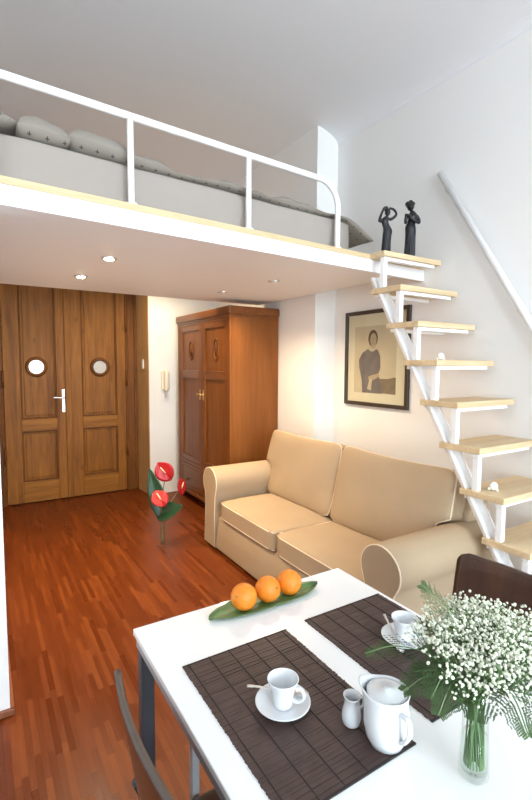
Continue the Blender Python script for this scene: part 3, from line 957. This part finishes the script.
# ------------------------------------------------------------------ dining table
TX0, TX1, TY0, TY1 = .340, 1.098, .10, 1.252
tb = thing('dining_table', 'white laminate dining table with grey metal legs in the foreground', 'table', (.724, .676, 0))
bm = bx(TX0-.724, TX1-.724, TY0-.676, TY1-.676, .732, .75, .0025)
obj('tabletop', bm, M['tabletop'], tb)
bm = NB()
for q in ((TX0+.006, TX0+.026, TY0+.01, TY1-.01), (TX1-.026, TX1-.006, TY0+.01, TY1-.01), (TX0+.026, TX1-.026, TY1-.03, TY1-.01), (TX0+.026, TX1-.026, TY0+.01, TY0+.03)):
    box(bm, q[0]-.724, q[1]-.724, q[2]-.676, q[3]-.676, .700, .7318, .002)
obj('apron', bm, M['alu'], tb)
for x in (TX0+.026, TX1-.026):
    for y in (TY1-.034, TY0+.034):
        obj('leg', bx(x-.018-.724, x+.018-.724, y-.018-.676, y+.018-.676, 0, .6995, .003), M['grey_leg'], tb)

obj('support_leg', bx(.397-.724, .416-.724, .962-.676, .981-.676, 0, .6995+.032, .002), M['alu'], tb)

# placemats
def placemat(x0, x1, y0, y1, lab):
    cx_, cy_ = (x0+x1)/2, (y0+y1)/2
    t = thing('placemat', lab, 'placemat', (cx_, cy_, .7503), 0)
    n = 120; bm = NB(); rnd = random.Random(int(x0*1000))
    w = (y1-y0)/n
    for i in range(n):
        a = y0+w*i-cy_; j = rnd.uniform(-.0012, .0012); k = rnd.uniform(-.0012, .0012); h = rnd.uniform(.0020, .0034)
        box(bm, x0-cx_+j, x1-cx_+k, a+w*.04, a+w*.96, 0, h)
    obj('bamboo_slats', bm, M['bamboo'], t)
    for q in (.05, .23, .41, .59, .77, .95):
        x = x0+(x1-x0)*q-cx_
        bm = NB(); tube(bm, [(x, y0-cy_-.003, .0036), (x, y1-cy_+.003, .0036)], .0011, 5); obj('stitching', bm, M['thread'], t)
    for yy in (y0-cy_-.001, y1-cy_+.001):
        obj('bound_edge', bx(x0-cx_, x1-cx_, yy-.002, yy+.002, 0, .0035), M['thread'], t)
placemat(.397, .706, .566, 1.018, 'dark brown bamboo placemat under the jug and the nearer coffee cup')
placemat(.780, 1.080, .585, 1.028, 'dark brown bamboo placemat under the cup farther across, nearer the sofa')
ZT = .7540

# cup, saucer, spoon
def saucer(x, y, lab):
    t = thing('saucer', lab, 'saucer', (x, y, ZT))
    bm = NB()
    lathe(bm, [(0, .004), (.022, .004), (.028, .0045), (.045, .009), (.058, .0145), (.0605, .0165), (.060, .0178), (.057, .0170), (.044, .0120), (.030, .0078), (.026, .0068), (.0, .0068)], 56)
    obj('dish', bm, M['porcelain'], t, True)
    bm = NB(); lathe(bm, [(.030, .005), (.029, .0), (.026, .0), (.025, .005)], 40); obj('foot_ring', bm, M['porcelain'], t, True)
def cup(x, y, rot, lab, h=.060):
    t = thing('coffee_cup', lab, 'cup', (x, y, ZT+.0070), rot)
    bm = NB()
    lathe(bm, [(0, .0), (.020, .0), (.0215, .002), (.022, .008), (.0235, .022), (.0275, .040), (.0335, h-.003), (.0345, h), (.0330, h+.0004), (.0315, h-.003), (.0255, .040), (.0212, .022), (.019, .010), (.010, .006), (.0, .006)], 48)
    obj('bowl', bm, M['porcelain'], t, True)
    bm = NB(); tube(bm, spline([(.0295, 0, h-.014), (.042, 0, h-.012), (.049, 0, h-.022), (.046, 0, h-.034), (.034, 0, h-.042), (.0225, 0, h-.041)], 6), .0036, 10, sx=1.0, sy=1.35)
    obj('handle', bm, M['porcelain'], t, True)
def spoon(x, y, ang, lab, L=.115, tilt=.0, z=0.):
    t = thing('teaspoon', lab, 'spoon', (x, y, ZT+z), ang)
    bm = NB()
    pts = [(-.012, 0, .0040), (.02, 0, .0065), (.05, 0, .0110), (.075, 0, .0130), (L-.02, 0, .0130)]
    tube(bm, spline(pts, 5), [.0022]*6+[.0022]*6+[.0028]*5+[.0036]*4, 8, sx=.55, sy=1.25)
    obj('handle', bm, M['steel'], t, True)
    bm = NB(); k = sphere(bm, (-.026, 0, .0045), .010, 16, 10, (1.75, 1.05, .32))
    obj('scoop', bm, M['steel'], t, True)
    t.rotation_euler = (0, tilt, ang)
saucer(.533, .779, 'white saucer on the nearer placemat')
cup(.533, .779, math.radians(-58), 'white espresso cup on the nearer saucer left of the jug')
spoon(.559, .792, math.radians(143), 'teaspoon lying across the nearer saucer, handle over the placemat', z=.0115)
saucer(.948, .808, 'white saucer on the farther placemat beside the flowers')
cup(.948, .808, math.radians(-60), 'white coffee cup on the farther saucer, half behind the flowers')
spoon(.913, .806, math.radians(67), 'teaspoon leaning on the farther saucer', L=.10, tilt=-.22, z=.0135)

# creamer
cr = thing('creamer', 'tiny white porcelain creamer standing left of the lidded jug', 'creamer', (.631, .668, ZT))
bm = NB()
rings = lathe(bm, [(0, 0), (.016, 0), (.0185, .003), (.0205, .014), (.020, .026), (.0165, .040), (.0150, .050), (.0168, .058), (.0185, .062), (.0168, .062), (.0150, .056), (.0132, .050), (.0145, .040), (.0175, .026), (.0, .010)], 32)
for v in bm.verts:
    if v.co.z > .045:
        t = (v.co.z-.045)/.017; a = math.atan2(v.co.y, v.co.x)
        k = max(0, math.cos(a+2.2))**6
        v.co.x *= 1+.40*k*t; v.co.y *= 1+.40*k*t; v.co.z += .004*k*t
obj('body', bm, M['porcelain'], cr, True)
bm = NB(); an = math.radians(-10)
hp = [(.0155, .050), (.026, .049), (.028, .036), (.0195, .022)]
tube(bm, spline([(r_*math.cos(an), r_*math.sin(an), z_) for r_, z_ in hp], 5), .0024, 8); obj('handle', bm, M['porcelain'], cr, True)

# lidded jug
jg = thing('coffee_jug', 'large white porcelain jug with a flat lid on the nearer placemat', 'jug', (.657, .597, ZT))
bm = NB()
lathe(bm, [(0, 0), (.030, 0), (.034, .003), (.041, .020), (.0445, .042), (.0445, .066), (.0425, .088), (.0415, .098), (.0440, .108), (.0422, .109), (.0390, .100), (.0400, .088), (.0420, .066), (.041, .042), (.036, .020), (.0, .008)], 48)
spd = math.radians(125)
for v in bm.verts:
    if v.co.z > .075:
        t = (v.co.z-.075)/.034; a = math.atan2(v.co.y, v.co.x)
        k = max(0, math.cos(a-spd))**5
        v.co.x *= 1+.30*k*t; v.co.y *= 1+.30*k*t; v.co.z += .010*k*t
obj('body', bm, M['porcelain'], jg, True)
bm = NB(); lathe(bm, [(.0, .1135), (.005, .1135), (.0075, .1125), (.0085, .1105), (.030, .1085), (.0392, .1060), (.0400, .1035), (.037, .1015), (.0, .1015)], 40)
obj('lid', bm, M['porcelain'], jg, True)
bm = NB(); an = math.radians(-98)
hp = [(.0415, .086), (.058, .090), (.066, .078), (.064, .058), (.052, .038), (.0415, .032)]
tube(bm, spline([(r_*math.cos(an), r_*math.sin(an), z_) for r_, z_ in hp], 6), .0050, 10, sx=.8, sy=1.3); obj('handle', bm, M['porcelain'], jg, True)

# leaf with oranges
lf = thing('serving_leaf', 'long green leaf lying on the table edge under the three oranges', 'leaf', (.738, 1.172, .7502))
bm = NB(); nu, nv = 34, 8; top = []; bot = []
for i in range(nu+1):
    t = i/nu; x = -.20+.40*t
    w = .053*(1-abs(2*t-1)**2.6)**.75+.0012
    a_, b_ = [], []
    for j in range(nv+1):
        s = -1+2*j/nv; y = w*s
        z = .0012+.009*abs(s)**2.2+.010*max(0, (t-.8)/.2)**2+.004*max(0, (.15-t)/.15)
        a_.append(bm.verts.new((x, y+.012*math.sin(PI*t), z+.0012))); b_.append(bm.verts.new((x, y+.012*math.sin(PI*t), z)))
    top.append(a_); bot.append(b_)
for i in range(nu):
    for j in range(nv):
        bm.faces.new((top[i][j], top[i+1][j], top[i+1][j+1], top[i][j+1])); bm.faces.new((bot[i][j], bot[i][j+1], bot[i+1][j+1], bot[i+1][j]))
    bm.faces.new((top[i][0], bot[i][0], bot[i+1][0], top[i+1][0])); bm.faces.new((top[i][nv], top[i+1][nv], bot[i+1][nv], bot[i][nv]))
for q in (0, nu):
    for j in range(nv): bm.faces.new((top[q][j], top[q][j+1], bot[q][j+1], bot[q][j]))
obj('blade', bm, M['leaf'], lf, True)
bm = NB(); tube(bm, [(-.195+.39*k/20, .012*math.sin(PI*(k/20*.975+.0125)), .0026+.010*max(0, (k/20-.8)/.2)**2) for k in range(21)], .0012, 6); obj('midrib', bm, M['stem'], lf, True)
for i, (x, lab) in enumerate(((.657, 'orange on the leaf, leftmost of the three'), (.745, 'orange in the middle of the three on the leaf'), (.829, 'orange on the leaf, nearest the sofa and rightmost of the three'))):
    t = thing('orange', lab, 'orange', (x, 1.176+.003*i, .7524), i*1.3, 'oranges on the leaf')
    bm = NB(); sphere(bm, (0, 0, .0398), .0405, 32, 22, (1, 1, .975)); obj('peel', bm, M['orange'], t, True)
    bm = NB(); sphere(bm, (-.0405*math.cos(.5), -.02, .058), .0035, 8, 6); obj('navel', bm, M['navel'], t, True)

# ------------------------------------------------------------------ glass vase with gypsophila and fern
BX, BY = .742, .463
gv = thing('glass_vase', 'clear glass vase of white flowers standing on the white table', 'vase', (BX, BY, .7502))
bm = NB(); lathe(bm, [(.0, .001), (.023, .001), (.0260, .004), (.0265, .012), (.0250, .05), (.0225, .10), (.0220, .14), (.0250, .178), (.0235, .178), (.0205, .14), (.0210, .10), (.0235, .05), (.0245, .016), (.0, .012)], 40)
obj('glass_body', bm, M['vglass'], gv, True)
bm = NB(); lathe(bm, [(.0, .0130), (.0235, .0168), (.0228, .05), (.0215, .08), (.0, .08)], 32); obj('water', bm, M['water'], gv, True)
rnd = random.Random(11)
CEN = Vector((BX+.026, BY-.004, .752+.232))
ico = None
def blossom(bm, c, r):
    k = bmesh.ops.create_icosphere(bm, subdivisions=1, radius=r)
    ax = Vector((rnd.uniform(-1, 1), rnd.uniform(-1, 1), rnd.uniform(-1, 1))).normalized()
    for v in k['verts']: v.co *= rnd.uniform(.75, 1.2)
    bmesh.ops.translate(bm, vec=c, verts=k['verts'])
NS = 26
for i in range(NS):
    t = thing('babys_breath_sprig', "sprig of white baby's breath in the glass vase on the table", 'flower', (BX, BY, .77), 0, "baby's breath sprigs in the glass vase")
    base = Vector((BX, BY, .77))
    ang = 2.39996*i; rad = .108*math.sqrt((i+.4)/NS)
    head = CEN+Vector((rad*math.cos(ang)*1.18, rad*math.sin(ang)*1.05, .036*(1-(rad/.118)**2)+rnd.uniform(-.012, .012)))
    foot = Vector((.017*math.cos(ang*1.7+PI), .017*math.sin(ang*1.7+PI), .002))
    neck = Vector((.012*math.cos(ang), .012*math.sin(ang), .155))
    hub = head-base-Vector((math.cos(ang)*.02, math.sin(ang)*.02, .045))
    bm = NB(); tube(bm, spline([foot, (foot+neck)*.5, neck, hub], 5), .0015, 5)
    bl = NB()
    for j in range(96):
        d = Vector((rnd.gauss(0, 1), rnd.gauss(0, 1), rnd.gauss(.35, .8))).normalized()*(.042*rnd.random()**.4)
        p = head-base+Vector((d.x*1.1, d.y*1.1, d.z*.85))
        blossom(bl, p, rnd.uniform(.0019, .0034))
        if j % 3 == 0: tube(bm, [hub, hub+(p-hub)*.5+Vector((rnd.uniform(-.006, .006),)*3), p], .0006, 4)
    obj('stem', bm, M['stem'], t)
    obj('blossoms', bl, M['bloom'], t)
def fern(ang, reach, rise, droop, L, lab, side=1., wide=.045, grp=None, hs=(0.,)):
    """a frond rising out of the vase mouth and arching outwards"""
    t = thing('fern_frond', lab, 'fern', (BX, BY, .77), 0, grp)
    ca, sa = math.cos(ang), math.sin(ang)
    pts = [(-.008*ca, -.008*sa, 0), (.0, .0, .08), (.014*ca, .014*sa, .158), (reach*.35*ca, reach*.35*sa, .158+rise*.75), (reach*.72*ca, reach*.72*sa, .158+rise), (reach*ca, reach*sa, .158+rise-droop)]
    sp = spline(pts, 8)
    bm = NB(); tube(bm, sp, .0012, 5); obj('stem', bm, M['stem'], t)
    bm = NB()
    n = len(sp); st0 = 19
    for i in range(st0, n-1):
        for h in hs:
            p = sp[i]+(sp[i+1]-sp[i])*h
            T = (sp[i+1]-sp[i]).normalized(); SD = T.cross(Z).normalized(); NN = SD.cross(T)
            u = (i+h-st0)/(n-st0)
            w = wide*(math.sin(PI*min(1, .22+.78*u))**.8)*rnd.uniform(.8, 1.1)
            for sg in (-1, 1):
                d = (SD*sg+T*.55+NN*rnd.uniform(-.25, .15)).normalized()
                # pinna with pinnules
                for q in range(1, 6):
                    c = p+d*w*q/5
                    lw = .0054*(1-.10*q)
                    e = (T*.8+d*.7)
                    for s2 in (-1, 1):
                        dd = (T*s2+d*.75).normalized()*lw
                        wv = d.cross(dd).normalized().cross(dd).normalized()*.0012
                        a1 = bm.verts.new(c); b1 = bm.verts.new(c+dd*.55+wv); c1 = bm.verts.new(c+dd); d1_ = bm.verts.new(c+dd*.55-wv)
                        bm.faces.new((a1, b1, c1, d1_))
    o = obj('leaflets', bm, M['fern'], t, recalc=False)
    s_ = o.modifiers.new('solid', 'SOLIDIFY'); s_.thickness = .0005
G = 'fern fronds under the white flowers'
lab0 = 'feathery green fern frond spreading under the white flowers'
camang = math.atan2(-BY, -BX)
# image-left is -RT, image-right +RT
angL = math.atan2(-RT.y, -RT.x)
fern(angL-.15, .20, .055, .02, .2, 'long fern frond reaching left over the farther placemat from the vase', wide=.042)
for a, rc, ri, dr_ in ((camang, .11, .03, .02), (angL+.9, .10, .035, .01), (angL+PI-.4, .12, .035, .01), (camang-1.0, .12, .03, .0), (angL+.75, .15, .05, .03), (camang+.5, .15, .055, .03), (camang-.5, .14, .06, .03), (angL+PI-.9, .16, .06, .03), (angL-1.4, .15, .05, .02), (angL+.25, .15, .03, .02)):
    fern(a, rc, ri, dr_, .2, lab0, grp=G, wide=.04, hs=(0., .5))
fern(angL+PI+.45, .135, .02, .105, .2, 'fern frond hanging down beside the right side of the glass vase', wide=.032)
fern(angL-.6, .105, .135, -.02, .2, 'fern frond tip standing up behind the white flowers near the chair', wide=.04)

# ------------------------------------------------------------------ dining chairs
def chair(loc, rotz, lab, rim):
    """local: seat front towards +x, back at x=0"""
    t = thing('dining_chair', lab, 'chair', loc, rotz)
    # back: bent plywood, plan curve concave to the sitter
    W, zb_, zt_ = .215, .52, .862
    def sheet(W, z0, z1, rad, th, curve, lean, nb=20, nz=12):
        bm = NB(); F = []; Bk = []
        for i in range(nz+1):
            z = z0+(z1-z0)*i/nz
            # width shrink near rounded top corners
            dt = z1-z; w = W
            if dt < rad: w = W-rad+math.sqrt(max(0, rad*rad-(rad-dt)**2))
            db = z-z0
            if db < rad: w = min(w, W-rad+math.sqrt(max(0, rad*rad-(rad-db)**2)))
            fr, br = [], []
            for j in range(nb+1):
                y = -w+2*w*j/nb
                x = -lean*(z-z0)+curve*(y/W)**2
                fr.append(bm.verts.new((x+th/2, y, z))); br.append(bm.verts.new((x-th/2, y, z)))
            F.append(fr); Bk.append(br)
        for i in range(nz):
            for j in range(nb):
                bm.faces.new((F[i][j], F[i][j+1], F[i+1][j+1], F[i+1][j])); bm.faces.new((Bk[i][j], Bk[i+1][j], Bk[i+1][j+1], Bk[i][j+1]))
            bm.faces.new((F[i][0], F[i+1][0], Bk[i+1][0], Bk[i][0])).material_index = 1
            bm.faces.new((F[i][nb], Bk[i][nb], Bk[i+1][nb], F[i+1][nb])).material_index = 1
        for j in range(nb):
            bm.faces.new((F[0][j], Bk[0][j], Bk[0][j+1], F[0][j+1])).material_index = 1
            bm.faces.new((F[nz][j], F[nz][j+1], Bk[nz][j+1], Bk[nz][j])).material_index = 1
        return bm
    # fine rings near rounded corners: sample by cosine spacing
    bm = sheet(W, zb_, zt_, .035, .013, .022, .16, 22, 40)
    obj('backrest', bm, [M['chairwood'], rim], t, True)
    bm = soft(.40, .42, .016, 14, 9, .0); 
    for v in bm.verts: v.co += Vector((.245, 0, .455-.05*max(0, -(v.co.x))*.3))
    obj('seat', bm, M['chairwood'], t, True)
    for y in (-.185, .185):
        bm = NB(); tube(bm, spline([(-.055, y*1.05, 0), (-.02, y, .30), (.015, y*.98, .445), (.010, y*.9, .56), (-.008, y*.88, .62)], 6), .011, 10); obj('leg', bm, M['grey_leg'], t, True)
        bm = NB(); tube(bm, [(.445, y*1.05, 0), (.405, y, .444)], .011, 10); obj('leg', bm, M['grey_leg'], t, True)
    bm = NB()
    for y in (-.185, .185): tube(bm, [(.015, y*.98, .436), (.405, y, .436)], .009, 8)
    tube(bm, [(.40, -.185, .436), (.40, .185, .436)], .009, 8)
    obj('seat_frame', bm, M['grey_leg'], t, True)
    return t
chair((1.35, .735, 0), PI, 'dark brown plywood dining chair tucked in on the sofa side of the table', M['chairwood'])
chair((.257, .745, 0), 0., 'dark dining chair at the left edge of the table, seen edge-on', M['chairrim'])

# ------------------------------------------------------------------ light
W = bpy.data.worlds.new('sky'); S.world = W; W.use_nodes = True
wn = W.node_tree.nodes; wl = W.node_tree.links
bg = wn['Background']
sk = wn.new('ShaderNodeTexSky'); sk.sky_type = 'NISHITA'; sk.sun_elevation = math.radians(50); sk.sun_rotation = math.radians(20); sk.sun_disc = False
wl.new(sk.outputs[0], bg.inputs[0]); bg.inputs[1].default_value = .12
def area(x0, x1, z0, z1, e, col):
    d = bpy.data.lights.new('window_daylight', 'AREA'); d.shape = 'RECTANGLE'; d.size = x1-x0; d.size_y = z1-z0
    d.energy = e; d.color = col
    o = bpy.data.objects.new('window_daylight', d); COL.objects.link(o)
    o.location = ((x0+x1)/2, YN-.3, (z0+z1)/2); o.rotation_euler = (PI/2, 0, 0)
    return o
for a, b in WX: area(a, b, WZ[0], WZ[1], 262, (.82, .90, 1.))
# warm lamp in the tall entrance lobby beyond the loft
ld = bpy.data.lights.new('lobby_lamp', 'SPOT'); ld.energy = 66; ld.color = (1., .80, .48); ld.shadow_soft_size = .06
ld.spot_size = math.radians(150); ld.spot_blend = .6
lo = bpy.data.objects.new('lobby_lamp', ld); COL.objects.link(lo); lo.location = (1.50, 4.30, 2.62)

vs = S.view_settings
vs.view_transform = 'Standard'; vs.look = 'None'; vs.gamma = 1; vs.exposure = 0.
vs.use_curve_mapping = False
try:
    S.cycles.use_denoising = True; S.cycles.max_bounces = 10; S.cycles.diffuse_bounces = 6; S.cycles.transparent_max_bounces = 16
    S.cycles.sample_clamp_indirect = 6
except Exception: pass
